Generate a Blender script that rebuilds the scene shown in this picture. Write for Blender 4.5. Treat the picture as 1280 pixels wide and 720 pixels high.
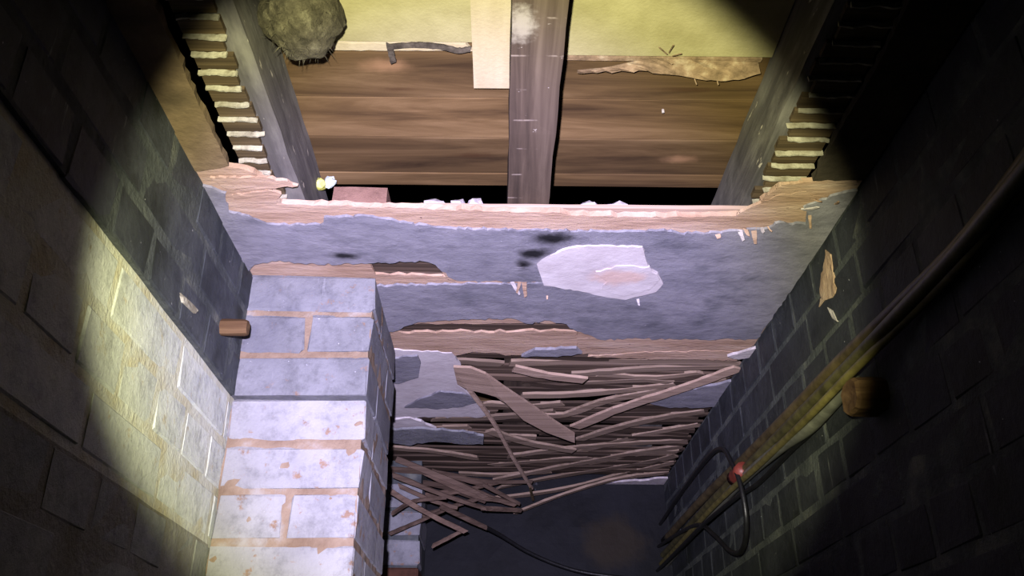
import bpy, bmesh, math, random
from mathutils import Vector, Matrix, noise
from mathutils.geometry import delaunay_2d_cdt
for o in list(bpy.data.objects): bpy.data.objects.remove(o, do_unlink=True)
S = bpy.context.scene
C = S.collection
R = random.Random(7)

# ------------------------------------------------------------------ camera, world, light
F_PX = 1100.0
PITCH = math.radians(27.0)
YAW = math.radians(0.93)
CAM = Vector((0.0, 0.0, 1.40))
cd = bpy.data.cameras.new('camera'); cam = bpy.data.objects.new('camera', cd); C.objects.link(cam)
cd.sensor_width = 36.0; cd.lens = 36.0 * F_PX / 1280.0
cd.clip_start = 0.01
cam.location = CAM
cam.rotation_euler = (math.pi/2 + PITCH, 0, -YAW)
S.camera = cam
CR = cam.rotation_euler.to_matrix()
def ray(x, y): return (CR @ Vector(((x-640)/F_PX, -(y-360)/F_PX, -1.0))).normalized()
def at_z(x, y, z):
    d = ray(x, y); return CAM + d*((z-CAM.z)/d.z)
def at_x(x, y, X):
    d = ray(x, y); return CAM + d*((X-CAM.x)/d.x)
def at_y(x, y, Y):
    d = ray(x, y); return CAM + d*((Y-CAM.y)/d.y)
def project(p):
    q = CR.transposed() @ (Vector(p)-CAM)
    if q.z > -0.02: return None
    return (640 + F_PX*q.x/-q.z, 360 - F_PX*q.y/-q.z)

w = bpy.data.worlds.new('world'); S.world = w; w.use_nodes = True
w.node_tree.nodes['Background'].inputs[0].default_value = (0.5, 0.55, 0.7, 1)
w.node_tree.nodes['Background'].inputs[1].default_value = 0.0

# the hand torch beside the lens: a cold core, a warm-edged main beam and a faint spill
TORCH = Vector((-0.035, 0.0, 1.465))
def torch_beam(name, power, color, px, size, blend, radius=0.008):
    l = bpy.data.lights.new(name, 'SPOT'); o = bpy.data.objects.new(name, l); C.objects.link(o)
    l.energy = power; l.color = color; l.spot_size = math.radians(size); l.spot_blend = blend; l.shadow_soft_size = radius
    o.location = TORCH
    tgt = CAM + ray(*px)*1.5
    o.rotation_euler = (tgt-TORCH).to_track_quat('-Z', 'Y').to_euler()
torch_beam('torch_core', 430, (0.49, 0.42, 1.0), (596, 415), 45, 0.65)
torch_beam('torch_beam', 225, (1.0, 0.98, 0.60), (608, 390), 50, 0.20)
torch_beam('torch_spill', 0.08, (0.8, 0.9, 1.0), (640, 400), 110, 1.0)

S.view_settings.view_transform = 'Standard'; S.view_settings.look = 'None'
S.view_settings.exposure = -0.15; S.view_settings.gamma = 1.0; S.view_settings.use_curve_mapping = False

# ------------------------------------------------------------------ room measures
ZC = 2.10          # underside of the plaster
XL, XR = -0.43, 0.518
YF = 2.72
YB = -1.1
Z_LATH = ZC + 0.014
Z_JOIST = ZC + 0.022
Z_BOARD = Z_JOIST + 0.10
STEP = ZC - 0.215  # where the grey band on the left wall and the pier begins

# ------------------------------------------------------------------ materials
ALBEDO_SCALE = .55   # darkens every surface colour alike to cut light bounced outside the beam
def lin(c): return tuple(ALBEDO_SCALE*(v/12.92 if v <= .04045 else ((v+.055)/1.055)**2.4) for v in [k/255 for k in c]) + (1,)
class NT:
    def __init__(s, name):
        m = bpy.data.materials.new(name); m.use_nodes = True
        s.m = m; s.t = m.node_tree; s.n = s.t.nodes; s.b = s.n['Principled BSDF']
        s.b.inputs['Roughness'].default_value = .85; s.b.inputs['Specular IOR Level'].default_value = .12
        s.geo = s.n.new('ShaderNodeNewGeometry'); s.pos = s.geo.outputs['Position']
    def link(s, a, b): s.t.links.new(a, b)
    def noise(s, scale, detail=5, rough=.6, vec=None, dist=0):
        mp = s.n.new('ShaderNodeMapping'); s.link(vec or s.pos, mp.inputs[0])
        mp.inputs['Scale'].default_value = scale if isinstance(scale, tuple) else (scale,)*3
        x = s.n.new('ShaderNodeTexNoise'); s.link(mp.outputs[0], x.inputs['Vector'])
        x.inputs['Scale'].default_value = 1; x.inputs['Detail'].default_value = detail
        x.inputs['Roughness'].default_value = rough; x.inputs['Distortion'].default_value = dist
        return x.outputs['Fac']
    def ramp(s, f, stops):
        r = s.n.new('ShaderNodeValToRGB'); s.link(f, r.inputs[0])
        e = r.color_ramp.elements
        while len(e) < len(stops): e.new(.5)
        for k, (p, c) in enumerate(stops):
            e[k].position = p; e[k].color = c if len(c) == 4 else lin(c)
        return r.outputs[0]
    def step(s, f, a, b):
        r = s.n.new('ShaderNodeMapRange'); s.link(f, r.inputs[0]); r.interpolation_type = 'SMOOTHSTEP'
        r.inputs[1].default_value = a; r.inputs[2].default_value = b
        return r.outputs[0]
    def math(s, op, a, b):
        x = s.n.new('ShaderNodeMath'); x.operation = op
        for i, v in enumerate((a, b)):
            if isinstance(v, (int, float)): x.inputs[i].default_value = v
            else: s.link(v, x.inputs[i])
        return x.outputs[0]
    def mix(s, f, a, b, mode='MIX'):
        x = s.n.new('ShaderNodeMix'); x.data_type = 'RGBA'; x.blend_type = mode
        if isinstance(f, (int, float)): x.inputs[0].default_value = f
        else: s.link(f, x.inputs[0])
        for i, v in ((6, a), (7, b)):
            if isinstance(v, tuple): x.inputs[i].default_value = v if len(v) == 4 else lin(v)
            else: s.link(v, x.inputs[i])
        return x.outputs[2]
    def ellipse(s, c, r, soft=.5, wob=.35, nscale=60):
        v = s.n.new('ShaderNodeVectorMath'); v.operation = 'SUBTRACT'; s.link(s.pos, v.inputs[0]); v.inputs[1].default_value = c
        u = s.n.new('ShaderNodeVectorMath'); u.operation = 'DIVIDE'; s.link(v.outputs[0], u.inputs[0]); u.inputs[1].default_value = r
        l = s.n.new('ShaderNodeVectorMath'); l.operation = 'LENGTH'; s.link(u.outputs[0], l.inputs[0])
        nz = s.math('MULTIPLY', s.math('SUBTRACT', s.noise(nscale), .5), wob*2)
        return s.step(s.math('ADD', l.outputs['Value'], nz), 1+soft*.3, 1-soft)
    def rnd(s):
        o = s.n.new('ShaderNodeObjectInfo'); return o.outputs['Random']
    def done(s, col, bump=None, strength=.4, dist=.004, rough=None):
        s.link(col, s.b.inputs['Base Color'])
        if bump is not None:
            x = s.n.new('ShaderNodeBump'); x.inputs['Strength'].default_value = strength; x.inputs['Distance'].default_value = dist
            s.link(bump, x.inputs['Height']); s.link(x.outputs[0], s.b.inputs['Normal'])
        if rough is not None: s.b.inputs['Roughness'].default_value = rough
        return s.m

def paint(name, c1, c2, chip, chip_a=.66, chip_b=.74, rough=.75, stain=None, rndamt=.12, drip=None):
    drip = drip or c2
    t = NT(name)
    col = t.ramp(t.noise(9, 6), [(.35, c1), (.65, c2)])
    rv = t.ramp(t.rnd(), [(0, (1-rndamt,)*3+(1,)), (1, (1, 1, 1, 1))])
    col = t.mix(1.0, col, rv, 'MULTIPLY')
    if stain: col = t.mix(t.step(t.noise(5, 4), .55, .72), col, stain)
    nz = t.noise(34, 7, .68)
    col = t.mix(t.step(nz, chip_a, chip_b), col, chip)
    col = t.mix(1.0, col, t.ramp(t.noise(24, 8, .78), [(.32, (.62, .62, .62, 1)), (.52, (1, 1, 1, 1))]), 'MULTIPLY')
    col = t.mix(t.step(t.noise((60, 60, 7), 4, .7), .64, .74), col, drip)
    sp = t.noise(160, 2)
    col = t.mix(t.step(sp, .74, .78), col, (200, 200, 205))
    return t.done(col, t.noise(55, 8, .75), .8, .005, rough)

M = {}
M['paint_white'] = paint('white_painted_brick', (152, 151, 155), (174, 173, 176), (150, 124, 106), .575, .66)
M['paint_wall'] = paint('wall_white_painted_brick', (222, 226, 220), (242, 245, 236), (200, 184, 142), .58, .76, stain=(196, 202, 210))
M['paint_lilac'] = paint('lilac_grey_painted_brick', (128, 128, 134), (150, 150, 156), (150, 124, 108), .60, .68, stain=(106, 106, 116))
M['wall_shade'] = paint('shaded_painted_brick', (160, 162, 154), (182, 184, 174), (160, 148, 118), .62, .76, stain=(138, 144, 142))  # darker copy of the wall paint, standing in for shadow low on the wall
M['paint_grey'] = paint('grey_painted_brick', (62, 66, 72), (88, 92, 98), (120, 116, 104), .68, .78, .6, drip=(122, 128, 128), stain=(48, 52, 50))
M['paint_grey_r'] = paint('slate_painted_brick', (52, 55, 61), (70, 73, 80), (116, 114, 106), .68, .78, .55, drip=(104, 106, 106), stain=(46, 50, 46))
M['brick_bare'] = paint('bare_brown_brick', (70, 46, 36), (98, 62, 48), (60, 44, 38))
M['brick_red'] = paint('bare_red_brick', (132, 100, 88), (156, 122, 108), (150, 128, 118))
def mortar(name, c1, c2, c3):
    t = NT(name)
    col = t.ramp(t.noise(18, 6), [(.3, c1), (.55, c2), (.72, c3)])
    return t.done(col, t.noise(110, 5, .7), .9, .004, .95)
M['mortar_tan'] = mortar('tan_mortar', (122, 100, 82), (150, 130, 112), (168, 162, 158))
M['mortar_wall'] = mortar('painted_mortar', (206, 196, 160), (222, 222, 208), (232, 234, 226))
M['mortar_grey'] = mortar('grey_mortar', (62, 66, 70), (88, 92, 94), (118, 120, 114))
M['mortar_shade'] = mortar('shaded_mortar', (142, 136, 114), (164, 162, 150), (180, 178, 168))  # mortar tone darkened with the painted shade on the lower courses
M['floor'] = mortar('cellar_floor', (40, 37, 34), (54, 50, 46), (66, 62, 58))

# grey ceiling paint with two soot marks
t = NT('grey_ceiling_paint')
col = t.ramp(t.noise((5, 12, 5), 6), [(.3, (128, 127, 136)), (.5, (142, 140, 149)), (.7, (156, 153, 161))])
col = t.mix(t.step(t.noise(7, 4), .56, .74), col, (112, 112, 120))
col = t.mix(t.step(t.noise((10, 46, 10), 6, .7), .66, .76), col, (160, 156, 168))
col = t.mix(t.step(t.noise(130, 2), .75, .79), col, (205, 200, 210))
for px, rx, ry in (((690, 298), .040, .013), ((668, 317), .032, .012), ((654, 331), .017, .012), ((430, 320), .030, .0075)):
    p = at_z(*px, ZC)
    k = t.ellipse(tuple(p), (rx, ry*1.8, .05), .75, .5, 42)
    col = t.mix(t.math('MULTIPLY', k, .95), col, (14, 14, 16))
col = t.mix(t.step(t.noise((9, 90, 9), 6, .75), .60, .72), col, (172, 168, 178))
col = t.mix(1.0, col, t.ramp(t.noise((16, 34, 16), 8, .75), [(.34, (.66, .66, .68, 1)), (.55, (1, 1, 1, 1))]), 'MULTIPLY')
M['skim'] = t.done(col, t.noise(45, 8, .72), .6, .004, .6)

t = NT('pink_beige_undercoat')
col = t.ramp(t.noise((6, 30, 20), 6, .65), [(.3, (156, 126, 104)), (.5, (186, 156, 134)), (.68, (202, 176, 156))])
col = t.mix(t.step(t.noise(120, 2), .72, .77), col, (80, 60, 48))
M['undercoat'] = t.done(col, t.noise((30, 120, 60), 5, .7), .7, .004, .95)
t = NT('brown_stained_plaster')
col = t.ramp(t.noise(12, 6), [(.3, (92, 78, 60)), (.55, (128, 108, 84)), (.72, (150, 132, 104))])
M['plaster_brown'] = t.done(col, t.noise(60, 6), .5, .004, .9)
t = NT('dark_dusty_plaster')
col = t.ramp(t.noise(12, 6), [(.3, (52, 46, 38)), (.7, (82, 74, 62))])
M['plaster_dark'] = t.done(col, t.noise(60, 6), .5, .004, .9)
t = NT('white_filler')
col = t.ramp(t.noise(14, 5), [(.35, (198, 188, 190)), (.65, (220, 212, 214))])
c0 = at_z(738, 348, ZC)
col = t.mix(t.math('MULTIPLY', t.ellipse(tuple(at_z(772, 344, ZC)), (.052, .030, .05), .5, .5, 40), .8), col, (214, 182, 168))
M['filler'] = t.done(col, t.noise(50, 6, .65), .3, .005, .85)
t = NT('plaster_nib')
col = t.ramp(t.noise(50, 4), [(.3, (130, 122, 104)), (.7, (200, 194, 174))])
M['nib'] = t.done(col, t.noise(150, 4), .6, .003, .95)
t = NT('plaster_lump')
col = t.ramp(t.noise(60, 4), [(.3, (176, 166, 168)), (.7, (212, 204, 206))])
M['lump'] = t.done(col, t.noise(150, 4), .6, .003, .95)

def wood(name, c1, c2, c3, along='X', fine=70, rndamt=.35, extra=None, rough=.8):
    t = NT(name)
    sc = {'X': (2.6, fine, fine), 'Y': (fine, 2.6, fine)}[along]
    # shift the grain per board
    oi = t.rnd()
    cmb = t.n.new('ShaderNodeCombineXYZ')
    for i in range(3): t.link(t.math('MULTIPLY', oi, 7.3+i), cmb.inputs[i])
    ad = t.n.new('ShaderNodeVectorMath'); t.link(t.pos, ad.inputs[0]); t.link(cmb.outputs[0], ad.inputs[1])
    g = t.noise(sc, 6, .62, ad.outputs[0], .6)
    sc2 = tuple(v*.28 for v in sc)
    g2 = t.noise(sc2, 4, .6, ad.outputs[0], 1.2)
    col = t.ramp(t.math('ADD', t.math('MULTIPLY', g, .5), t.math('MULTIPLY', g2, .5)), [(.36, c1), (.5, c2), (.64, c3)])
    rv = t.ramp(oi, [(0, (1-rndamt,)*3+(1,)), (1, (1, 1, 1, 1))])
    col = t.mix(1.0, col, rv, 'MULTIPLY')
    if extra: col = extra(t, col)
    return t.done(col, g, .5, .003, rough)
def knots(t, col):
    for px, rx, ry in (((497, 112), .026, .005), ((480, 82), .04, .016), ((850, 200), .03, .012), ((860, 112), .05, .006), ((590, 195), .04, .008)):
        p = at_z(*px, Z_BOARD)
        col = t.mix(t.math('MULTIPLY', t.ellipse(tuple(p), (rx, ry, .05), .9, .5, 40), .55), col, (62, 38, 20) if ry < .01 else (166, 128, 92))
    return col
M['board'] = wood('floorboard_wood', (66, 48, 29), (120, 94, 60), (160, 130, 90), 'X', 24, .5, knots)
def ghosts(t, col):
    sx = t.n.new('ShaderNodeSeparateXYZ'); t.link(t.pos, sx.inputs[0])
    fr = t.math('FRACT', t.math('MULTIPLY', sx.outputs['Y'], 1/.062), 0)
    line = t.math('MULTIPLY', t.step(fr, .06, .02), t.step(t.noise(26, 4), .5, .62))
    col = t.mix(t.math('MULTIPLY', line, .4), col, (196, 180, 164))
    p = at_z(650, 30, Z_JOIST)
    col = t.mix(t.math('MULTIPLY', t.ellipse(tuple(p), (.02, .03, .05), .7, .8, 90), .8), col, (170, 162, 148))
    col = t.mix(t.step(t.noise(75, 3), .69, .75), col, (170, 160, 148))
    return col
M['joist'] = wood('old_joist_wood', (56, 47, 40), (84, 71, 60), (108, 94, 80), 'Y', 60, .15, ghosts)
def dust(t, col):
    col = t.mix(t.step(t.noise((30, 8, 30), 5), .42, .70), col, (128, 124, 118))
    return t.mix(t.step(t.noise((70, 20, 70), 3), .67, .74), col, (206, 196, 178))
M['joist_dusty'] = wood('dusty_grey_joist_wood', (70, 68, 66), (98, 94, 92), (124, 118, 112), 'Y', 50, .1, dust)
M['lath'] = wood('bare_lath_wood', (130, 110, 94), (160, 138, 120), (184, 160, 142), 'X', 110, .45)
M['lath_pale'] = wood('pale_lath_wood', (156, 132, 116), (178, 152, 134), (196, 170, 152), 'X', 90, .1)
M['lath_old'] = wood('grimy_shaded_lath_wood', (62, 50, 42), (92, 76, 64), (120, 100, 86), 'X', 110, .5)
M['lath_tangle'] = wood('grey_brown_lath_wood', (84, 68, 58), (112, 92, 80), (136, 114, 100), 'X', 110, .4)
M['lath_dark'] = wood('dark_lath_wood', (62, 50, 36), (92, 77, 56), (118, 100, 74), 'X', 110, .3)
M['peg'] = wood('peg_wood', (72, 50, 32), (106, 80, 54), (134, 106, 74), 'X', 60, .2)
t = NT('cream_fibreboard')
col = t.ramp(t.noise(20, 5), [(.35, (160, 151, 110)), (.65, (178, 169, 128))])
M['cream'] = t.done(col, t.noise(220, 3), .25, .002, .9)
t = NT('pale_cream_strip')
col = t.ramp(t.noise((30, 5, 30), 5), [(.3, (176, 161, 128)), (.65, (194, 180, 148))])
M['cream_strip'] = t.done(col, t.noise(160, 3), .3, .002, .85)
t = NT('dark_torn_paper')
M['torn_dark'] = t.done(t.ramp(t.noise(70, 4), [(.3, (40, 34, 28)), (.7, (92, 84, 74))]), t.noise(90, 4), .5)
t = NT('grey_torn_paper')
M['torn_grey'] = t.done(t.ramp(t.noise(50, 5), [(.3, (100, 82, 62)), (.55, (146, 122, 96)), (.75, (182, 164, 136))]), t.noise(90, 4), .5)
t = NT('matted_dust')
M['nest'] = t.done(t.ramp(t.noise(60, 7, .7), [(.3, (52, 48, 36)), (.52, (90, 84, 66)), (.72, (128, 122, 98))]), t.noise(140, 6, .75), 1.0, .006, 1)
def cable_mat(name, c1, c2, rough=.5):
    t = NT(name); t.b.inputs['Specular IOR Level'].default_value = .4; return t.done(t.ramp(t.noise(35, 4), [(.35, c1), (.7, c2)]), t.noise(90, 3), .3, .002, rough)
M['cable_olive'] = cable_mat('olive_cable_sheath', (58, 54, 32), (98, 92, 56))
M['cable_yellow'] = cable_mat('yellowed_cable_sheath', (84, 76, 40), (126, 116, 66))
M['cable_grey'] = cable_mat('grey_cable_sheath', (92, 92, 84), (126, 126, 114))
M['cable_brown'] = cable_mat('brown_cable_sheath', (62, 52, 34), (100, 86, 58))
M['cable_black'] = cable_mat('black_cable_sheath', (12, 12, 14), (26, 26, 28), .45)
M['tape_red'] = cable_mat('red_tape', (104, 44, 36), (136, 58, 46))
M['scrap_yellow'] = cable_mat('yellow_green_scrap', (176, 176, 70), (214, 214, 120))
M['scrap_white'] = cable_mat('white_scrap', (190, 206, 196), (224, 232, 224))
M['nail'] = cable_mat('nail_steel', (150, 140, 130), (190, 180, 170))
t = NT('dark_rear_wall_paint')
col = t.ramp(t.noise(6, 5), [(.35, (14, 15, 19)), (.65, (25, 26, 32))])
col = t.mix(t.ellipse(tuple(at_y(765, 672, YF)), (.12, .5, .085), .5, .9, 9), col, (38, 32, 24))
col = t.mix(t.step(t.noise(13, 5), .68, .72), col, (70, 70, 76))
M['wall_rear'] = t.done(col, t.noise(40, 6), .5, .004, .7)

# ------------------------------------------------------------------ object helpers
def link(o, parent=None):
    C.objects.link(o)
    if parent is not None: o.parent = parent
    return o
def origin_of(o):
    v = Vector((0, 0, 0))
    while o is not None: v += o.location; o = o.parent
    return v
def mk(name, verts, faces, mat, parent=None, smooth=False, anchor='base'):
    verts = [Vector(v) for v in verts]
    lo = Vector([min(v[i] for v in verts) for i in range(3)]); hi = Vector([max(v[i] for v in verts) for i in range(3)])
    c = (lo+hi)/2
    if anchor == 'base': c.z = lo.z
    me = bpy.data.meshes.new(name); me.from_pydata([v-c for v in verts], [], faces); me.materials.append(mat)
    bm = bmesh.new(); bm.from_mesh(me); bmesh.ops.recalc_face_normals(bm, faces=bm.faces); bm.to_mesh(me); bm.free()
    if smooth:
        for p in me.polygons: p.use_smooth = True
    o = bpy.data.objects.new(name, me); link(o, parent)
    o.location = c - (origin_of(parent) if parent else Vector())
    return o
def tag(o, label, cat, group=None):
    o['label'] = label; o['category'] = cat
    if group: o['group'] = group
    return o
def structure(o, label=None):
    o['kind'] = 'structure'
    if label: o['label'] = label
    return o
def empty(name, loc):
    o = bpy.data.objects.new(name, None); C.objects.link(o); o.location = loc; o.empty_display_size = .05; return o

def box(lo, hi):
    x0, y0, z0 = lo; x1, y1, z1 = hi
    return ([(x0,y0,z0),(x1,y0,z0),(x1,y1,z0),(x0,y1,z0),(x0,y0,z1),(x1,y0,z1),(x1,y1,z1),(x0,y1,z1)],
            [(0,3,2,1),(4,5,6,7),(0,1,5,4),(1,2,6,5),(2,3,7,6),(3,0,4,7)])
def grid_box(lo, hi, step, jitter, rnd):
    """a box whose faces are finely divided and unevenly dented"""
    bm = bmesh.new()
    v, f = box(lo, hi)
    vs = [bm.verts.new(p) for p in v]
    for q in f: bm.faces.new([vs[i] for i in q])
    for ax in range(3):
        n = max(1, int(round((hi[ax]-lo[ax])/step)))
        for k in range(1, n):
            co = Vector((0,0,0)); co[ax] = lo[ax]+(hi[ax]-lo[ax])*k/n
            no = Vector((0,0,0)); no[ax] = 1
            bmesh.ops.bisect_plane(bm, geom=bm.verts[:]+bm.edges[:]+bm.faces[:], plane_co=co, plane_no=no)
    sd = rnd.random()*50
    for q in bm.verts:
        p = q.co*(14 if step > .012 else 42) + Vector((sd, sd, sd))
        q.co += Vector((noise.noise(p), noise.noise(p+Vector((9,0,0))), noise.noise(p+Vector((0,9,0)))))*jitter
    bm.verts.index_update()
    out = [q.co.copy() for q in bm.verts], [[q.index for q in ff.verts] for ff in bm.faces]
    bm.free(); return out

def rag(pts, amp, step, rnd, closed=True):
    """break an outline into short uneven segments"""
    out = []
    n = len(pts)
    for i in range(n if closed else n-1):
        a, b = Vector(pts[i]), Vector(pts[(i+1) % n])
        k = max(1, int((b-a).length/step))
        for j in range(k):
            p = a.lerp(b, j/k)
            if j: p += Vector((rnd.uniform(-1, 1), rnd.uniform(-1, 1)))*amp
            out.append(p)
    if not closed: out.append(Vector(pts[-1]))
    return out
def sheet(out, rr, cell=.03):
    """triangulate an outline with inner points so the sheet can undulate"""
    pts = [Vector(p) for p in out]; n = len(pts)
    x0 = min(p.x for p in pts); x1 = max(p.x for p in pts); y0 = min(p.y for p in pts); y1 = max(p.y for p in pts)
    ex = []
    y = y0+cell/2
    while y < y1:
        x = x0+cell/2
        while x < x1:
            ex.append(Vector((x+rr.uniform(-.3, .3)*cell, y+rr.uniform(-.3, .3)*cell))); x += cell
        y += cell
    r = delaunay_2d_cdt(pts+ex, [(i, (i+1) % n) for i in range(n)], [list(range(n))], 1, 1e-6)
    used = sorted({i for q in r[2] for i in q}); ix = {k: i for i, k in enumerate(used)}
    return [r[0][k] for k in used], [[ix[k] for k in q] for q in r[2]]
def shell(f, m):
    ed = {}
    for q in f:
        for a, b in zip(q, q[1:]+q[:1]): ed.setdefault((min(a, b), max(a, b)), []).append((a, b))
    out = [list(reversed(q)) for q in f]+[[k+m for k in q] for q in f]
    for e in ed.values():
        if len(e) == 1: a, b = e[0]; out.append([a, b, b+m, a+m])
    return out
def slab_px(name, px, z0, z1, mat, parent, amp=1.6, step=9, seed=1, fit=None, wave=.0008):
    """a flat broken sheet at ceiling height: outline read off the photo, laid on the plane z0"""
    rr = random.Random(seed)
    o = rag(px, amp, step, rr)
    lowp = [at_z(p.x, p.y, z0) for p in o]
    if fit:
        for p in lowp:
            p.x = min(max(p.x, fit[0]), fit[1])
    top = [Vector((p.x + rr.uniform(-.002, .002), p.y + rr.uniform(-.0015, .0015), z1)) for p in lowp]
    v, f = sheet([(p.x, p.y) for p in lowp], rr)
    m = len(v)
    V = [Vector((q[0], q[1], z0 + wave*noise.noise(Vector((q[0]*17+seed, q[1]*17, seed))))) for q in v]
    T = [Vector((q[0]+rr.uniform(-.002, .002), q[1]+rr.uniform(-.0015, .0015), z1)) for q in v]
    return mk(name, V+T, shell(f, m), mat, parent)

def catmull(pts, n=6):
    P = [Vector(p) for p in pts]
    if len(P) == 2:
        return [P[0].lerp(P[1], k/n) for k in range(n+1)]
    P = [P[0]*2-P[1]] + P + [P[-1]*2-P[-2]]
    out = []
    for i in range(1, len(P)-2):
        for k in range(n):
            t_ = k/n; a, b, c, d = P[i-1:i+3]
            out.append(.5*((2*b)+(c-a)*t_+(2*a-5*b+4*c-d)*t_*t_+(3*b-a-3*c+d)*t_**3))
    out.append(P[-2]); return out
def strip(name, pts, width, thick, mat, parent=None, seed=0, n=6, flat=Vector((0, 0, 1)), taper=(1, 1), ragged=.12, tilt=0.0):
    """a lath: a thin flat bar that may bend, with splintered ends"""
    rr = random.Random(seed)
    path = catmull(pts, n)
    v = []; f = []
    for i, p in enumerate(path):
        d = (path[min(i+1, len(path)-1)]-path[max(i-1, 0)]).normalized()
        side = d.cross(flat)
        if side.length < .05: side = d.cross(Vector((0, 1, 0)))
        side.normalize(); nn = side.cross(d).normalized()
        side = side*math.cos(tilt) + nn*math.sin(tilt); nn = side.cross(d).normalized()
        tt = i/(len(path)-1); wv = width*(taper[0]+(taper[1]-taper[0])*tt)*(1+rr.uniform(-ragged, ragged))
        th = thick*(1+rr.uniform(-.15, .15)); off = side*rr.uniform(-.04, .04)*width
        e = d*rr.uniform(-1, 1)*width*.5 if i in (0, len(path)-1) else Vector()
        e2 = d*rr.uniform(-1, 1)*width*.5 if i in (0, len(path)-1) else Vector()
        v += [p+off+side*wv/2+nn*th/2+e, p+off-side*wv/2+nn*th/2+e2, p+off-side*wv/2-nn*th/2+e2, p+off+side*wv/2-nn*th/2+e]
        if i:
            a = 4*(i-1); b = 4*i
            for k in range(4): f.append((a+k, a+(k+1) % 4, b+(k+1) % 4, b+k))
    f.append((0, 1, 2, 3)); m = len(v)-4; f.append((m+3, m+2, m+1, m))
    return mk(name, v, f, mat, parent)
def tube(name, pts, r, mat, parent=None, n=6, seg=10, flat=1.0, smooth=True):
    path = catmull(pts, n); v = []; f = []
    up = Vector((0, 0, 1)); 
    for i, p in enumerate(path):
        d = (path[min(i+1, len(path)-1)]-path[max(i-1, 0)]).normalized()
        s = d.cross(Vector((1, 0, 0)))
        if s.length < .1: s = d.cross(up)
        s.normalize(); u = s.cross(d).normalized()
        for k in range(seg):
            a = 2*math.pi*k/seg
            v.append(p + s*math.cos(a)*r*flat + u*math.sin(a)*r)
        if i:
            a = seg*(i-1); b = seg*i
            for k in range(seg): f.append((a+k, a+(k+1) % seg, b+(k+1) % seg, b+k))
    f.append(tuple(range(seg))); f.append(tuple(range(len(v)-seg, len(v))))
    return mk(name, v, f, mat, parent, smooth)
def lump(name, c, r, mat, parent=None, seed=0, sub=2, amp=.35, freq=2.2, zmin=None, zmax=9):
    bm = bmesh.new(); bmesh.ops.create_icosphere(bm, subdivisions=sub, radius=1)
    sd = Vector((seed*3.1, seed*1.7, seed))
    v = []
    for q in bm.verts:
        k = 1+amp*noise.noise(q.co*freq+sd)+amp*.4*noise.noise(q.co*freq*3+sd)
        p = Vector((q.co.x*r[0]*k, q.co.y*r[1]*k, q.co.z*r[2]*k))+Vector(c)
        if zmin is not None: p.z = max(p.z, zmin)
        p.z = min(p.z, zmax)
        v.append(p)
    bm.verts.index_update(); f = [[q.index for q in ff.verts] for ff in bm.faces]; bm.free()
    return mk(name, v, f, mat, parent)

# ------------------------------------------------------------------ brickwork
def brick_mesh(name, l, d, h, mat, seed):
    rr = random.Random(seed); c = .003
    bm = bmesh.new()
    v, f = box((-l/2, -d/2, -h/2), (l/2, d/2, h/2))
    vs = [bm.verts.new(p) for p in v]
    for q in f: bm.faces.new([vs[i] for i in q])
    bmesh.ops.bevel(bm, geom=bm.edges[:], offset=c, segments=1, affect='EDGES')
    for q in bm.verts: q.co += Vector((rr.uniform(-1, 1)*.0026, rr.uniform(-1, 1)*.0012, rr.uniform(-1, 1)*.0026))
    me = bpy.data.meshes.new(name); bm.to_mesh(me); bm.free(); me.materials.append(mat)
    return me
BM = {}
def brick_data(kind, matname):
    k = (kind, matname)
    if k not in BM:
        l, d = {'s': (.216, .1025), 'h': (.1035, .1025), 'hd': (.1035, .215), 'q': (.05, .1025)}[kind]
        BM[k] = [brick_mesh('brick', l, d, .066, M[matname], hash((kind, len(matname), i)) % 999 if False else i*17+len(matname)) for i in range(5)]
    return R.choice(BM[k])
LOOSE = {}
def place_brick(parent, kind, matname, pos, rz=0, force=False):
    me = brick_data(kind, matname)
    pr = project(pos)
    seen = force or (pr and -30 < pr[0] < 1310 and -30 < pr[1] < 760)
    m = Matrix.Translation(Vector(pos)) @ Matrix.Rotation(rz, 4, 'Z')
    if seen:
        o = bpy.data.objects.new('brick', me); link(o, parent)
        o.location = Vector(pos)-origin_of(parent); o.rotation_euler = (R.uniform(-.004, .004), R.uniform(-.006, .006), rz+R.uniform(-.004, .004))
    else:
        LOOSE.setdefault((parent.name, matname), []).append((me, m))
def flush_loose():
    for (pn, mn), lst in LOOSE.items():
        par = bpy.data.objects[pn]; v = []; f = []
        for me, m in lst:
            b = len(v); v += [m @ q.co for q in me.vertices]; f += [[b+i for i in p.vertices] for p in me.polygons]
        o = mk('brick_courses', v, f, M[mn], par); o['kind'] = 'stuff'
COURSE = .0755
def side_wall(parent, X, nsign, y0, y1, mats, proud):
    """English bond along Y; the joint at STEP runs level with the pier"""
    k0 = int(math.floor((0-STEP)/COURSE))
    k = k0
    while True:
        z = STEP+(k+.5)*COURSE
        if z+.033 > ZC+.03: break
        if z > .03:
            head = k % 2 == 0
            y = y0+(.056 if head else .11)+(0 if head else -.056); pitch = .1125 if head else .225
            mat = mats(z)
            while y < y1:
                j = R.uniform(-.0006, .0006)
                place_brick(parent, 'h' if head else 's', mat, (X-nsign*(.1025/2)+nsign*(proud(z)+j), y, z), math.pi/2)
                y += pitch
        k += 1

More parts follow.
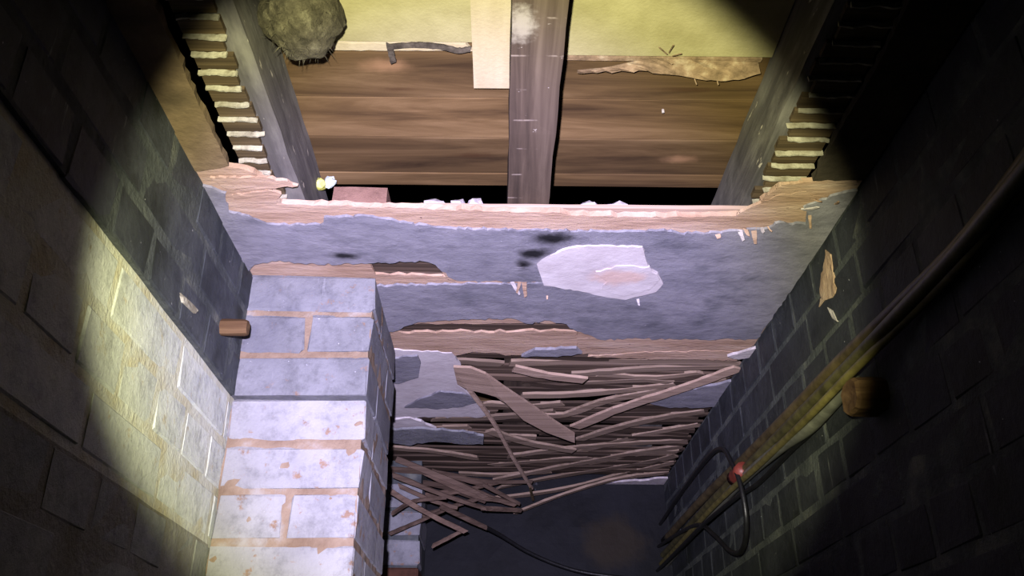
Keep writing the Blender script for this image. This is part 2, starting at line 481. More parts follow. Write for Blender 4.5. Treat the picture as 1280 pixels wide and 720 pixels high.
wall_left = structure(mk('wall_left', *grid_box((XL-.14, YB, 0), (XL-.0012, YF+.1, ZC+.012), .04, .0010, R), M['mortar_wall']))
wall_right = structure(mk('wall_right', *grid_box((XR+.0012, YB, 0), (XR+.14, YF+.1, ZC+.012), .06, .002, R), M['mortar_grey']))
side_wall(wall_left, XL, 1, YB+.02, 2.70, lambda z: 'paint_grey' if z > STEP else 'paint_wall' if z > STEP-3*COURSE else 'wall_shade', lambda z: 0 if z < STEP else .006)  # lowest courses take the paint with shadow in its colour
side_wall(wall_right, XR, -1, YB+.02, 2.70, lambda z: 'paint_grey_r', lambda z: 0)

band = grid_box((XL-.01, YB, STEP+.004), (XL+.0050, 1.349, ZC+.010), .04, .0012, R)
mk('render_band', *band, M['mortar_grey'], wall_left)
mk('render_band', *grid_box((XL-.01, YB, 0), (XL-.0004, 1.349, STEP-3*COURSE-.004), .04, .0009, R), M['mortar_shade'], wall_left)  # flush mortar band carrying the same painted shade
# the brick pier in front of the left wall: three bricks deep on plan, bonded course by course
PX0, PX1, PY0, PY1 = XL+.002, -.213, 1.35, 1.678
wall_pier = structure(mk('wall_pier', *grid_box((PX0, PY0+.0016, 0), (PX1-.0015, PY1-.004, STEP-.012), .010, .0030, R), M['mortar_tan']))
mk('mortar', *grid_box((PX0, PY0-.0014, STEP+.012), (PX1-.0015, PY1-.004, ZC+.005), .010, .0030, R), M['mortar_tan'], wall_pier)
mk('mortar', *grid_box((PX0, PY0+.09, STEP-.016), (PX1-.06, PY1-.02, STEP+.016), .03, .002, R), M['mortar_grey'], wall_pier)
pcx = (PX0+PX1)/2
k = int(math.floor((0-STEP)/COURSE))
while True:
    z = STEP+(k+.5)*COURSE
    if z+.03 > ZC+.012: break
    if z > .03:
        pm = 'paint_white' if z < STEP else 'paint_lilac'
        pr = 0 if z < STEP else .004
        pair = k in (1, -3, -5) or (k < -5 and k % 2)
        hz = z+(.0028 if k == -1 else -.0022 if k == 0 else 0)
        if not pair:
            place_brick(wall_pier, 's', pm, (pcx, PY0+.051-pr, hz))
            for yy in (PY0+.22,):
                place_brick(wall_pier, 's', pm, (PX1-.0512, yy, hz), math.pi/2)
                place_brick(wall_pier, 's', pm, (PX0+.0512, yy, hz), math.pi/2)
        else:
            place_brick(wall_pier, 'hd', pm, (PX0+.0517, PY0+.1075-pr, hz))
            place_brick(wall_pier, 'hd', pm, (PX1-.0517, PY0+.1075-pr, hz))
            place_brick(wall_pier, 's', pm, (pcx, PY1-.0512, hz))
    k += 1

# far pier: only its corner shows beyond the near one
FX1, FY0 = -.212, 2.46
wall_stub = structure(mk('wall_stub', *grid_box((PX0, FY0+.004, 0), (FX1-.004, YF, ZC), .04, .0025, R), M['mortar_grey']))
k = int(math.floor((0-STEP)/COURSE))
while True:
    z = STEP+(k+.5)*COURSE
    if z+.03 > ZC: break
    if z > .03:
        pm = 'paint_lilac' if z > 1.84 else 'brick_bare'
        if k % 2: place_brick(wall_stub, 's', pm, (pcx+.001, FY0+.051, z))
        else:
            place_brick(wall_stub, 'hd', pm, (PX0+.0517, FY0+.1075, z)); place_brick(wall_stub, 'hd', pm, (FX1-.0517, FY0+.1075, z))
    k += 1
flush_loose()

structure(mk('wall_rear', *grid_box((XL-.14, YF, 0), (XR+.14, YF+.12, Z_BOARD), .05, .004, R), M['wall_rear']))
structure(mk('wall_front', *grid_box((XL-.14, YB-.12, 0), (XR+.14, YB, Z_BOARD+.02), .1, .003, R), M['floor']))
structure(mk('floor', *grid_box((XL-.14, YB-.12, -.1), (XR+.14, YF+.12, 0), .1, .003, R), M['floor']))

# ------------------------------------------------------------------ floor overhead: boards on three joists
floor_above = structure(empty('floor_above', (0, 0, Z_BOARD)))
bw = .0955
edges = [(.918+bw*k, .918+bw*(k+1)) for k in range(-21, 3)] + [(1.2045, 1.243)] + [(1.345+bw*k, 1.345+bw*(k+1)) for k in range(0, 15)]   # one board is missing
for y, y2 in edges:
    v, f = grid_box((XL+.03, y, Z_BOARD+R.uniform(0, .003)), (XR-.03, min(y2-.0045, YF+.05), Z_BOARD+.022), .2, .0012, R)
    mk('floorboard', v, f, M['board'], floor_above)
def joist(x0, x1, mat, label):
    v, f = grid_box((x0, YB+.005, Z_JOIST), (x1, YF-.004, Z_BOARD-.0005), .05, .0022, R)
    for q in v: q.z = min(q.z, Z_BOARD)
    o = mk('floor_joist', v, f, mat); return tag(o, label, 'joist', 'floor joists under the boards')
joist(.012, .074, M['joist'], 'dark bare wooden floor joist with white plaster smears beside the pale cream strip')
joist(-.357, -.295, M['joist_dusty'], 'dusty grey floor joist beside the matted grey lump')
joist(.366, .428, M['joist_dusty'], 'dusty grey floor joist beside the torn grey paper edge')

# cream fibreboard between the joists, its far edge near the camera
def y_of(px, z): return at_z(*px, z).y
for x0, x1, ypx, lab in ((-.295, .012, (500, 52), 'cream fibreboard sheet under floorboards with dark torn edge strip'),
                         (.074, .366, (820, 70), 'cream fibreboard sheet under floorboards above the hanging grey torn paper')):
    zb = Z_BOARD-.009
    v, f = grid_box((x0+.002, -.5, zb), (x1-.002, y_of(ypx, zb), Z_BOARD-.001), .06, .0008, R)
    tag(mk('fibreboard_sheet', v, f, M['cream']), lab, 'board')
    # pale raw edge batten along the far end
zb = Z_BOARD-.02
a = at_z(592, 110, zb); b = at_z(631, 110, zb)
v, f = grid_box((a.x, -.45, zb), (.0115, a.y, Z_BOARD-.0095), .05, .0008, R)
o = tag(mk('cream_strip', v, f, M['cream_strip']), 'pale cream board strip running alongside the bare middle joist', 'board strip')
o2 = strip('torn_edge', [at_z(x, yy, Z_BOARD-.006) for x, yy in ((412, 56), (470, 57), (530, 57), (588, 58))], .013, .006, M['cream_strip'], None, 5)
tag(o2, 'pale batten edging the cream fibreboard left of the bare middle joist', 'batten')
o2.name = 'edge_batten'
o2 = strip('edge_batten', [at_z(x, yy, Z_BOARD-.006) for x, yy in ((702, 71), (780, 72), (860, 73), (950, 74))], .006, .006, M['torn_grey'], None, 6)
tag(o2, 'thin dull batten edging the cream fibreboard above the torn grey paper', 'batten')
# dark torn strip on the left sheet
o = strip('torn_paper_strip', [at_z(x, yy, Z_BOARD-.014) for x, yy in ((486, 58), (520, 56), (550, 58), (572, 63), (588, 61))], .007, .003, M['torn_dark'], None, 8, tilt=.3)
tag(o, 'dark torn paper strip hanging along the cream fibreboard edge', 'paper')
strip('tail', [at_z(x, yy, Z_BOARD-.014) for x, yy in ((487, 56), (489, 66), (492, 77))], .008, .003, M['torn_dark'], o, 9)
# hanging torn grey paper, right bay
def sag_sheet(name, top, bot, mat, seed, ztop, zbot):
    rr = random.Random(seed); n = 26; v = []; f = []
    tp = catmull([Vector((*p, 0)) for p in top], 8); bp = catmull([Vector((*p, 0)) for p in bot], 8)
    for i in range(n+1):
        a = tp[min(len(tp)-1, int(i/n*(len(tp)-1)))]; b = bp[min(len(bp)-1, int(i/n*(len(bp)-1)))]
        b = b+Vector((rr.uniform(-1, 1), rr.uniform(-1.6, 1.6), 0))
        for j in range(4):
            q = a.lerp(b, j/3); z = ztop+(zbot-ztop)*(j/3)**1.5
            v.append(at_z(q.x, q.y, z+rr.uniform(-.001, .001)))
        if i:
            for j in range(3):
                s = 4*(i-1)+j; f.append((s, s+1, s+5, s+4))
    m = len(v); v2 = v+[p+Vector((0, .0007, .0016)) for p in v]
    f2 = f+[tuple(reversed([k+m for k in q])) for q in f]
    rim = [4*i for i in range(n+1)]+[4*n+1, 4*n+2]+[4*i+3 for i in range(n, -1, -1)]+[2, 1]
    for a, b in zip(rim, rim[1:]+rim[:1]): f2.append((a, b, b+m, a+m))
    return mk(name, v2, f2, mat)
o = sag_sheet('torn_paper', ((722, 88), (760, 84), (812, 74), (880, 75), (948, 78)), ((722, 91), (770, 90), (815, 90), (870, 99), (918, 101), (950, 93)), M['torn_grey'], 3, Z_BOARD-.011, Z_BOARD-.022)
tag(o, 'torn grey-brown paper edge hanging below the floorboards near the dusty joist', 'paper')
for k, (x, yy, dx, dy) in enumerate(((834, 68, -10, -9), (836, 66, 6, -10), (840, 70, 12, -3), (832, 74, 8, 6), (868, 98, 3, 8), (896, 99, 2, 7))):
    strip('fibre', [at_z(x, yy, Z_BOARD-.018), at_z(x+dx, yy+dy, Z_BOARD-.024)], .0015, .001, M['torn_grey'], o, 30+k, 2)
# nail in a board
n0 = at_z(829, 141, Z_BOARD-.004)
tag(tube('nail', [n0, n0+Vector((0, .0, .012))], .0022, M['nail'], None, 2, 8), 'bright nail point sticking through the brown floorboards', 'nail')

# matted lump beside the left joist
c = at_z(378, 18, Z_BOARD-.055)
o = lump('matted_nest', c, (.047, .05, .050), M['nest'], None, 4, 4, .16, 1.8, zmax=Z_BOARD-.0102)
tag(o, 'grey-brown matted dusty lump hanging under the fibreboard beside the dusty joist', 'nest')
rr = random.Random(5)
hv = []; hf = []
for k in range(150):
    d = Vector((rr.gauss(0, 1), rr.gauss(0, 1), rr.gauss(-.5, 1))).normalized()
    p = Vector(c)+Vector((d.x*.046, d.y*.049, d.z*.049)); q = p+d*rr.uniform(.003, .010)+Vector((rr.uniform(-.006, .006), rr.uniform(-.006, .006), -.004)); s = d.orthogonal()*.0006
    b = len(hv); hv += [p+s, p-s, p+d.cross(s).normalized()*.0006, q]; hf += [(b, b+1, b+3), (b+1, b+2, b+3), (b+2, b, b+3), (b, b+2, b+1)]
h = mk('fibres', hv, hf, M['nest'], o); h['kind'] = 'stuff'

# ------------------------------------------------------------------ ceiling
ceiling = structure(empty('ceiling', (0, 0, ZC)))
near_edge = [(243,231),(265,235),(282,242),(286,265),(297,267),(322,276),(340,281),(380,282),(404,280),(405,272),(465,271),(480,274),(515,280),(540,284),(565,286),(615,287),(652,289),(700,289),(740,289),(790,290),(830,288),(850,293),(895,291),(920,289),(960,286),(970,280),(1007,281),(1010,267),(1005,260),(1027,250),(1057,241),(1082,236)]
crack = [(700,352),(640,352),(572,351),(560,346),(544,331),(530,327),(462,329),(426,331),(377,329),(345,327),(318,331),(300,345),(286,322)]
skim = near_edge + [(1000,338),(945,425)] + [(882,425),(800,423),(751,425),(721,414),(702,404),(690,399)]
# grey paint coat in two sheets joined at the crack line
slab_px('paint_coat', near_edge + [(1018,322),(946,424),(882,425),(800,423),(751,425),(721,414),(702,404),(680,399),(680,352)] + crack[1:], ZC, ZC+.004, M['skim'], ceiling, 1.5, 5, 11, (XL+.004, XR-.003))
slab_px('paint_coat', [(700,353),(700,398),(659,405),(644,399),(595,399),(557,400),(520,404),(482,417),(470,418),(470,358),(540,356),(600,355),(652,356)], ZC+.0004, ZC+.0044, M['skim'], ceiling, 1.3, 5, 12)
# undercoat
u_near = [(236,216),(262,209),(290,210),(316,216),(330,224),(342,240),(352,254),(400,256),(470,259),(560,262),(630,264),(700,266),(713,269),(790,271),(870,271),(930,270),(948,264),(952,252),(975,233),(1010,229),(1045,231),(1086,226)]
slab_px('undercoat', u_near + [(1010,330),(946,432),(720,436),(724,402),(560,350),(545,326),(300,326),(284,322)], ZC+.004, ZC+.013, M['undercoat'], ceiling, 1.6, 8, 13, (XL+.004, XR-.003))
slab_px('undercoat', [(318,326),(462,330),(470,343),(552,345),(575,351),(700,350),(730,404),(500,405),(470,402),(468,356),(300,356)], ZC+.008, ZC+.0125, M['undercoat'], ceiling, 1.2, 9, 14, (XL+.004, XR-.003))
slab_px('undercoat', [(470,416),(700,414),(760,418),(948,428),(938,445),(850,441),(760,444),(700,440),(640,444),(590,440),(560,447),(470,445)], ZC+.008, ZC+.0125, M['undercoat'], ceiling, 1.6, 8, 15, (XL+.004, XR-.003))
# thin splintered layers where the edge has broken back at both ends
for k, (pts, m) in enumerate((
    ([(262,222),(318,222),(352,226),(372,233),(310,238),(284,236)], 'undercoat'),
    ([(290,244),(335,238),(352,243),(345,256),(300,258)], 'undercoat'),
    ([(968,246),(1008,240),(1024,250),(992,262),(942,270),(920,270)], 'undercoat'),
    ([(976,231),(1012,228),(1040,222),(1068,224),(1078,233),(1030,247),(985,246)], 'undercoat'))):
    slab_px('broken_layer', pts, ZC+.001+.001*k, ZC+.006+.001*k, M[m], ceiling, 1.5, 6, 40+k, (XL+.006, XR-.006))
# filler patch
slab_px('filler_patch', [(671,330),(687,320),(710,311),(735,307.5),(803,309),(810,332),(822,342),(829,355),(820,365),(782,375),(760,372),(730,365),(700,360),(680,357)], ZC-.003, ZC+.001, M['filler'], ceiling, .8, 6, 16)
slab_px('filler_ridge', [(745,340),(775,333),(812,334),(824,350),(812,362),(780,370),(752,362),(760,352)], ZC-.0052, ZC-.001, M['filler'], ceiling, 1.4, 6, 17)
# stained plaster left along both walls
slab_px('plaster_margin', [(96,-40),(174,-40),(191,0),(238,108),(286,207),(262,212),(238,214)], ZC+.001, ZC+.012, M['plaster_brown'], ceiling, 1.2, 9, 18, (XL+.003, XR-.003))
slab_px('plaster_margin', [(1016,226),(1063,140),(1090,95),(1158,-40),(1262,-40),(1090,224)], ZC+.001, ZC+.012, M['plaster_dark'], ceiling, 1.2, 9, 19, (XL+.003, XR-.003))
# plaster splinters dangling at the broken edges
SPL = [(640,352,650,368,6),(655,350,657,371,7),(650,350,646,366,5),(925,288,929,299,6),(932,286,936,295,5),(942,286,944,303,7),(952,285,955,291,5),(960,284,964,289,4),
       (897,291,899,299,7),(797,372,799,382,4),(684,368,684,375,3),(1012,266,1013,286,4),(1004,262,1022,259,6),(1020,250,1026,252,6),(1044,255,1048,252,4),(470,272,470,272,1)]
for k, (x0, y0, x1, y1, wpx) in enumerate(SPL[:-1]):
    a = at_z(x0, y0, ZC+.002); b = at_z(x1, y1, ZC-.006)
    strip('plaster_splinter', [a, (a+b)/2+Vector((0, 0, -.001)), b], wpx*.00125, .002, M['undercoat'] if k % 3 else M['lump'], ceiling, 60+k, 2, taper=(1, .55))

# laths left in the side bays with the plaster keys squeezed between them
def bay(x_in, x_out, ystart, yend):
    y = ystart; k = 0
    while y < yend:
        jit = R.uniform(-.008, .004)*(1 if x_in < 0 else -1)
        xs = sorted((x_in+jit, x_out))
        v, f = grid_box((xs[0], y, Z_LATH+R.uniform(0, .0015)), (xs[1], y+.0235+R.uniform(-.001, .001), Z_LATH+.0075), .02, .0012, R)
        mk('lath', v, f, M['lath_dark'], ceiling)
        pts = [Vector((xs[0]+(xs[1]-xs[0])*q/4+R.uniform(-.002, .002), y+.0268+R.uniform(-.0008, .0008), Z_LATH-.0015+R.uniform(-.0015, .0015))) for q in range(0, 5)]
        strip('plaster_key', pts, .0025, .007, M['nib'], ceiling, 100+k, 3, ragged=.35)
        y += .0305; k += 1
bay(-.318, -.3635, .50, 1.10)
bay(.378, .440, .50, 1.08)
# laths showing in the slots in the plaster and along the broken edge
def full_lath(y, x0=XL+.004, x1=XR-.004, mat='lath', seed=0):
    pts = [Vector((x0+(x1-x0)*q/8, y+R.uniform(-.002, .002), Z_LATH+.0035+R.uniform(-.0012, .0008))) for q in range(9)]
    return strip('lath', pts, .0255, .0065, M[mat], ceiling, seed, 2, ragged=.05)
for k in range(15):
    full_lath(1.145+k*.0305, seed=200+k, mat='lath_pale' if k < 2 else 'lath_old')  # darker lath wood in the slots paints in their shadow

# ------------------------------------------------------------------ the broken lath ceiling beyond
def c6(p): return (470+p[0]/2.1167, 380+p[1]/2.1167)
def trace(pts, z0, z1=None, ymax=2.66):
    z1 = z0 if z1 is None else z1; out = []
    for i, p in enumerate(pts):
        z = z0+(z1-z0)*i/(len(pts)-1); q = at_z(*c6(p), z)
        if q.y > ymax: q = at_y(*c6(p), ymax)
        out.append(q)
    return out
def px_w(pts, wpx):      # width in metres of a bar wpx crop pixels high lying flat at ceiling height
    p = pts[len(pts)//2]; a = project(p); b = project(p+Vector((0, .01, 0)))
    u, w_ = project(pts[0]), project(pts[-1]); sl = abs(w_[1]-u[1])/max(1, math.hypot(w_[0]-u[0], w_[1]-u[1]))
    if sl > .6: return (wpx/2.1167)/F_PX*(p-CAM).length
    return .01*(wpx/2.1167)/abs(a[1]-b[1])
ATT = [ # still nailed up: outline in crop pixels, apparent height, sag at each end
 ([(30,152),(180,148),(330,158)], 13, 0, 0), ([(360,155),(600,150),(965,152)], 15, 0, 0), ([(520,186),(700,172),(965,163)], 12, .004, 0),
 ([(380,128),(460,122),(560,126)], 5, .002, .002),
 ([(390,242),(560,236),(780,212)], 16, .006, 0), ([(560,206),(700,200),(785,206)], 9, 0, 0), ([(590,185),(740,192),(860,180)], 8, 0, 0),
 ([(420,292),(500,292),(600,258),(765,224)], 15, .012, 0), ([(150,303),(300,300),(480,284)], 24, .002, .006),
 ([(280,262),(400,268),(500,262)], 16, 0, 0), ([(640,246),(780,236),(930,200)], 10, 0, 0),
 ([(530,360),(640,326),(760,298),(905,282)], 20, .01, 0), ([(540,388),(700,346),(868,318)], 12, 0, 0),
 ([(350,402),(540,378),(700,366),(845,360)], 16, .006, 0), ([(310,466),(480,432),(660,397),(832,375)], 11, .006, 0),
 ([(330,484),(500,452),(700,420),(810,398)], 9, 0, 0), ([(280,518),(480,492),(650,450),(790,418)], 12, .004, 0),
 ([(370,552),(500,502),(640,462),(775,445)], 14, .01, 0), ([(40,380),(160,390),(272,408)], 14, .01, .01),
 ([(220,335),(330,345),(420,352)], 20, 0, 0), ([(30,330),(120,328),(240,325)], 12, 0, 0),
 ([(300,425),(420,415),(560,405)], 14, 0, 0), ([(230,448),(330,452),(470,442)], 12, 0, 0), ([(560,420),(700,395),(830,388)], 10, 0, 0),
]
for k, (pts, wpx, s0, s1) in enumerate(ATT):
    p = trace(pts, Z_LATH+.003-s0, Z_LATH+.003-s1)
    for q in p: q.x = min(q.x, XR-.004)
    strip('lath', p, min(.030, px_w(p, wpx)), .0065, M['lath'], ceiling, 300+k, 5, ragged=.14, taper=(R.uniform(.8, 1), R.uniform(.8, 1)))
k = 0; y = 1.60
while y < 2.66:
    if k not in (2, 3, 12, 13, 19, 25):
        sp = [(XL+.006, XR-.004)]
        if k in (5, 9, 10, 16, 22): sp = [(XL+.006, R.uniform(-.12, 0)), (R.uniform(.05, .2), XR-.004)]
        for x0, x1 in sp:
            pts = [Vector((x0+(x1-x0)*q/6, y+R.uniform(-.006, .006)+.02*(q/6-.5), Z_LATH+.006+R.uniform(-.004, .002))) for q in range(7)]
            strip('lath', pts, .0235, .006, M['lath_old'], ceiling, 500+k, 2, ragged=.08)
    elif k in (2, 3):
        strip('lath', [Vector((XL+.006, y, Z_LATH+.005)), Vector((-.12, y+.004, Z_LATH+.003))], .0235, .006, M['lath_old'], ceiling, 520+k, 5)
        strip('lath', [Vector((.10, y-.004, Z_LATH+.003)), Vector((XR-.004, y+.008, Z_LATH+.005))], .0235, .006, M['lath_old'], ceiling, 530+k, 5)
    y += .0305; k += 1
# plaster pieces still clinging there
def sheet6(name, pts, z, mat, seed, th=.006): slab_px(name, [c6(p) for p in pts], z, z+th, M[mat], ceiling, 1.0, 6, seed)
sheet6('undercoat', [(20,120),(200,130),(225,160),(215,215),(260,250),(300,290),(280,300),(140,300),(20,300)], ZC+.006, 'filler', 70)
sheet6('paint_coat', [(20,145),(110,138),(118,160),(112,195),(60,212),(20,214)], ZC+.002, 'skim', 71)
sheet6('paint_coat', [(75,275),(110,255),(170,232),(240,240),(268,262),(230,272),(150,278)], ZC+.002, 'skim', 72)
sheet6('undercoat', [(20,310),(90,302),(160,330),(120,345),(20,340)], ZC+.002, 'filler', 73)
sheet6('paint_coat', [(15,335),(120,330),(230,338),(285,350),(283,372),(240,372),(180,366),(110,368),(90,376),(15,366)], ZC-.012, 'paint_lilac', 74)
sheet6('paint_coat', [(385,140),(420,122),(530,118),(545,132),(480,140)], ZC-.002, 'skim', 75)
sheet6('paint_coat', [(720,262),(780,235),(900,215),(960,200),(930,262),(900,272),(780,276)], ZC+.006, 'skim', 76)
sheet6('paint_coat', [(930,140),(970,128),(1005,118),(1000,140),(960,148)], ZC-.003, 'lump', 77)
sheet6('undercoat', [(560,140),(700,128),(900,125),(960,130),(955,150),(700,146)], ZC+.007, 'undercoat', 78)
sheet6('undercoat', [(560,478),(660,470),(775,462),(800,430),(770,470),(765,485),(690,484),(600,490)], ZC+.001, 'lump', 79)
# loose broken laths
def loose(pts, zs, wpx, label, mat='lath', seed=0, ys=None, tilt=0.0, group=None, th=.006, taper=(1, 1)):
    if ys is None: p = trace(pts, zs[0], zs[1])
    else: p = [at_y(*c6(q), ys[0]+(ys[1]-ys[0])*i/(len(pts)-1)) for i, q in enumerate(pts)]
    wd = .0125 if ys else px_w(p, wpx)
    if ys: wd = (wpx/2.1167)/F_PX*(p[0]-CAM).length*1.1
    return tag(strip('broken_lath', p, min(wd, .032), th, M[mat], None, 400+seed, 6, tilt=tilt, taper=taper, ragged=.1), label, 'lath', group)
# the wide split slat hanging by its nailed end
outl_a = [(205,168),(250,170),(290,186),(340,222),(420,275),(470,310),(526,346)]
outl_b = [(215,212),(240,226),(290,238),(330,250),(390,308),(450,340),(526,368)]
A = [at_z(*c6(p), ZC-.004-.034*i/6) for i, p in enumerate(outl_a)]; B = [at_z(*c6(p), ZC-.006-.038*i/6) for i, p in enumerate(outl_b)]
v = []; f = []
for i, (a, b) in enumerate(zip(A, B)):
    v += [a, b, b+Vector((0, .001, .006)), a+Vector((0, .001, .006))]
    if i:
        s = 4*(i-1)
        for q in range(4): f.append((s+q, s+(q+1) % 4, s+4+(q+1) % 4, s+4+q))
f += [(0, 1, 2, 3), (len(v)-1, len(v)-2, len(v)-3, len(v)-4)]
slat = tag(mk('broken_lath', v, f, M['lath_pale']), 'widest pale split lath hanging down aslant by its nailed end', 'lath')
for p in ((232, 172), (233, 184), (226, 196)):
    q = at_z(*c6(p), ZC-.0048); q.z -= .0012
    tube('nail_head', [q, q+Vector((0, 0, .003))], .0028, M['torn_dark'], slat, 1, 8)
strip('splinter', trace([(262,205),(300,232),(345,262)], ZC-.010, ZC-.018), .005, .003, M['lath'], slat, 3, taper=(1, .4))
loose([(520,328),(640,278),(770,236),(860,206),(950,172)], (ZC-.012, ZC+.004), 17, 'long pale broken lath slanting up to the painted right wall', 'lath_pale', 1)
loose([(365,170),(450,188),(566,203)], (ZC-.002, ZC-.012), 13, 'short bent lath with a square snapped end over the black gap', 'lath_pale', 2)
loose([(240,218),(310,312),(362,405),(412,488)], (ZC-.008, ZC-.06), 8, 'long thin splinter of lath dangling below the widest split lath', 'lath_pale', 3)
loose([(408,484),(411,500),(416,518)], (ZC-.062, ZC-.066), 6, 'tiny dark lath splinter at the tip of the dangling splinter', 'lath_dark', 4)
loose([(290,332),(400,366),(512,386)], (ZC+.002, ZC-.006), 22, 'short wide loose lath lying under the tip of the widest split lath', 'lath', 5)
G = 'fallen laths tangled behind the brick pier'
JUM = [([(45,452),(180,505),(292,542)],12,2.32,2.42),([(40,496),(130,550),(236,602)],12,2.26,2.40),([(170,535),(292,592)],12,2.34,2.44),([(40,556),(100,522),(182,512)],9,2.30,2.38),
       ([(35,608),(120,572),(182,545)],8,2.36,2.42),([(50,408),(200,468),(292,512)],14,2.42,2.48),([(275,540),(382,546)],10,2.44,2.52),([(285,478),(382,530)],9,2.46,2.50),
       ([(90,428),(250,502),(330,520)],12,2.46,2.52),([(30,436),(180,450),(300,482)],13,2.44,2.50),([(150,442),(280,502),(372,532)],11,2.48,2.54),([(35,470),(160,478),(290,522)],12,2.5,2.55),
       ([(60,520),(200,500),(330,470)],8,2.5,2.55),([(120,560),(220,530),(300,505)],8,2.48,2.53),([(40,530),(150,500),(260,492)],9,2.53,2.56),([(150,640),(190,620),(232,598)],7,2.42,2.44),
       ([(200,455),(300,470),(410,470)],10,2.50,2.56),([(60,480),(150,520),(220,540)],9,2.40,2.44)]
LAB = {1: 'long fallen lath sloping down past the white corner bricks at the bottom of the tangle', 2: 'fallen lath whose tip meets the upper end of the drooping black cable',
       4: 'slim fallen lath crossing the face of the white corner bricks', 15: 'shortest dark lath stub hanging lowest in the tangle', 5: 'widest grey lath lying on top of the fallen tangle'}
for k, (pts, wpx, y0, y1) in enumerate(JUM):
    loose(pts, None, wpx, LAB.get(k, 'thin broken lath in the fallen tangle behind the white brick pier'), 'lath_tangle', 20+k, (y0, y1), R.uniform(.5, 1.1), G, taper=(1, R.uniform(.6, 1)))

# rubble on top of the ceiling edge
zt = Z_LATH+.0075
v, f = grid_box((-.266, 1.185, zt), (-.180, 1.29, zt+.062), .03, .003, R)
tag(mk('loose_brick', v, f, M['brick_red']), 'dull red half brick lying on the ceiling laths beside dusty joist', 'brick')
for k, (x, yy, rx) in enumerate(((543, 260, .020), (572, 261, .012), (594, 259, .014), (738, 264, .020), (772, 265, .022))):
    p = at_z(x, yy, zt+.002); p.y += .006
    lab = 'whitish plaster lump on broken ceiling edge between red half brick and middle joist' if k < 3 else 'whitish plaster lump on broken ceiling edge beyond the bare middle joist'
    tag(lump('plaster_lump', (p.x, p.y, zt+.006), (rx, .012, .017), M['lump'], None, 10+k, 2, .4, 2, zt), lab, 'plaster lump', 'plaster lumps on the broken edge')
p = at_y(404, 230, 1.20)
o = lump('crumpled_scrap', (p.x-.006, p.y, p.z), (.012, .012, .011), M['scrap_yellow'], None, 31, 2, .6, 2.5)
tag(o, 'small crumpled yellow-green and white scrap lodged beside dusty joist', 'scrap')
lump('white_end', (p.x+.010, p.y, p.z+.004), (.009, .009, .011), M['scrap_white'], o, 33, 2, .6, 2.5)

# exposed plaster wound on the right wall corner
def wall_sheet_px(name, px, X, th, mat, parent, seed):
    rr = random.Random(seed); o = rag(px, 1.2, 6, rr)
    a = [at_x(p.x, p.y, X-th) for p in o]; b = [p+Vector((th+.004, 0, 0)) for p in a]
    q2, f = sheet([(p.y, p.z) for p in a], rr, .02); m = len(q2)
    v = [Vector((X-th+rr.uniform(-.001, .001), q[0], q[1])) for q in q2]+[Vector((X+.004*(1 if th > 0 else -1), q[0], q[1])) for q in q2]
    return mk(name, v, shell(f, m), mat, parent)
wall_sheet_px('plaster_scar', [(1031,312),(1038,318),(1040,340),(1045,360),(1040,372),(1030,376),(1024,384),(1025,366),(1022,350),(1029,338)], XR, .0015, M['undercoat'], wall_right, 5)
wall_sheet_px('plaster_scar', [(1034,384),(1040,388),(1046,402),(1040,398)], XR, .0015, M['lump'], wall_right, 6)
wall_sheet_px('plaster_scar', [(226,366),(232,372),(240,378),(248,388),(244,392),(238,386),(230,378)], XL+.006, -.003, M['nib'], wall_left, 7)

# ------------------------------------------------------------------ wooden pegs and cables on the right wall
def peg(p, size, ax, label, seed):
    rr = random.Random(seed); bm = bmesh.new(); v = []; f = []
    n = 12; rings = [(0, 1.0), (.55, 1.02), (.92, 1.0), (1.0, .88)]
    for s, k in rings:
        for i in range(n):
            a = 2*math.pi*i/n; c, s_ = math.cos(a), math.sin(a)
            e = (abs(c)**4+abs(s_)**4)**-.25
            v.append(Vector(p)+Vector((ax*s*size[0], c*e*size[1]/2*k*(1+rr.uniform(-.05, .05)), s_*e*size[2]/2*k*(1+rr.uniform(-.05, .05)))))
    for j in range(len(rings)-1):
        for i in range(n): f.append((j*n+i, j*n+(i+1) % n, (j+1)*n+(i+1) % n, (j+1)*n+i))
    f.append(tuple(range(n))); f.append(tuple(range(3*n, 4*n)))
    return tag(mk('wooden_peg', v, f, M['peg']), label, 'peg')
pr = at_x(1076, 492, XR-.03)
peg((XR+.02, pr.y+.012, pr.z), (.062, .058, .046), -1, 'rounded brown wooden peg in the slate-painted wall beneath the cables', 1)
pl = at_x(296, 408, XL+.03)
peg((XL-.02, pl.y+.005, pl.z), (.066, .020, .024), 1, 'small square brown wooden peg jutting from wall beside the brick pier', 2)

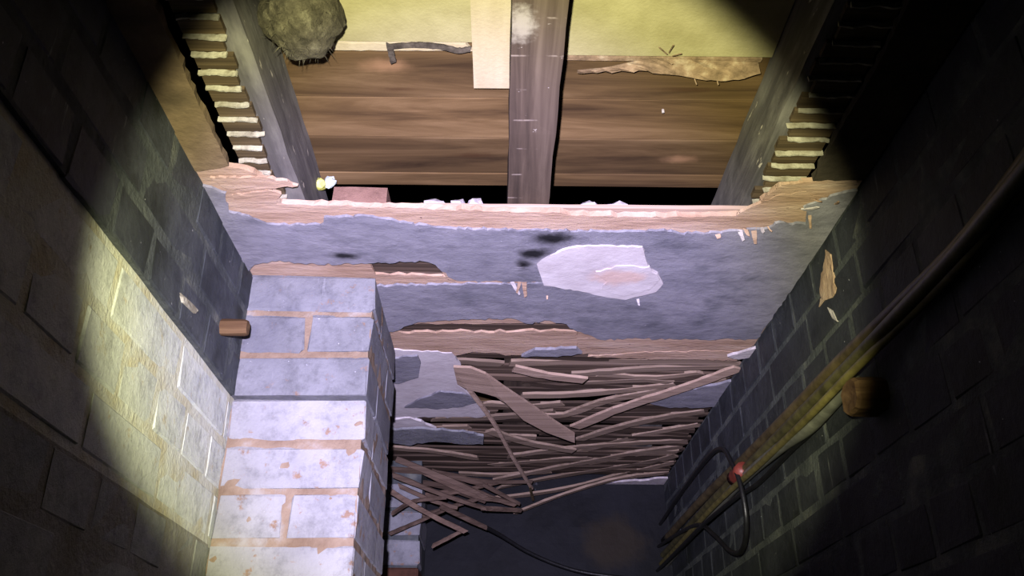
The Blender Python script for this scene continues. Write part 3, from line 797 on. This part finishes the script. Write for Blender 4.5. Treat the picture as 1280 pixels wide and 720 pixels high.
def wp(x, y, off): return at_x(x, y, XR-off)
def cable(pts, r, mat, label, flat=1.0):
    o = tube('cable', [wp(*p) for p in pts], r, M[mat], None, 7, 10, flat)
    return tag(o, label, 'cable', 'cables along the slate-painted wall')
cable([(1330,150,.03),(1265,232,.03),(1190,322,.022),(1120,396,.022),(1062,456,.026),(1000,518,.022),(940,578,.018),(885,632,.018),(838,684,.018),(815,708,.02)], .009, 'cable_olive', 'thick olive cable running along the slate-painted wall over the peg')
cable([(1338,160,.016),(1200,330,.014),(1128,404,.014),(1068,462,.030),(1010,522,.036),(950,580,.026),(895,630,.03),(840,690,.026),(815,716,.03)], .006, 'cable_yellow', 'thinner yellowed cable clipped below the thick olive cable')
cable([(1068,474,.012),(1044,500,.016),(1010,536,.02),(975,560,.02),(930,598,.016),(890,640,.012),(850,684,.012),(818,722,.012)], .012, 'cable_grey', 'pale grey flat cable sagging just past the wooden peg', .8)
cable([(1330,140,.012),(1210,296,.011),(1120,386,.011),(1050,452,.011),(990,514,.012),(930,574,.012),(880,622,.012),(830,676,.012)], .010, 'cable_brown', 'dull brown cable running behind the thick olive cable')
cable([(1050,494,.012),(1018,536,.008),(990,562,.010),(948,604,.012),(920,622,.026),(880,655,.04),(845,690,.04),(815,720,.04)], .0045, 'cable_black', 'thin black cable below the bundle running to the rear wall')
cable([(822,660,.02),(850,618,.02),(885,572,.022),(903,561,.026),(914,578,.034),(924,600,.036),(932,640,.034),(932,672,.03),(925,690,.03),(912,688,.03),(892,668,.034),(872,656,.034),(840,672,.03),(822,684,.03)], .005, 'cable_black', 'black cable sticking out in a loose drooping loop by red tape')
ta = [wp(914,586,.025), wp(928,596,.025)]
o = tube('red_tape', [wp(929,587,.025), wp(918,598,.025)], .0165, M['tape_red'], None, 3, 12); tag(o, 'small band of red tape binding the cables', 'tape')
# dark drooping cable on the rear wall
o = tube('cable', [at_y(*c6(p), yy) for p, yy in (((280,585),2.46),((330,612),2.52),((400,655),2.58),((480,690),2.62),((560,712),2.64),((700,730),2.65))], .0055, M['cable_black'], None, 7, 10)
tag(o, 'black cable drooping from the fallen laths across the dark rear wall', 'cable')
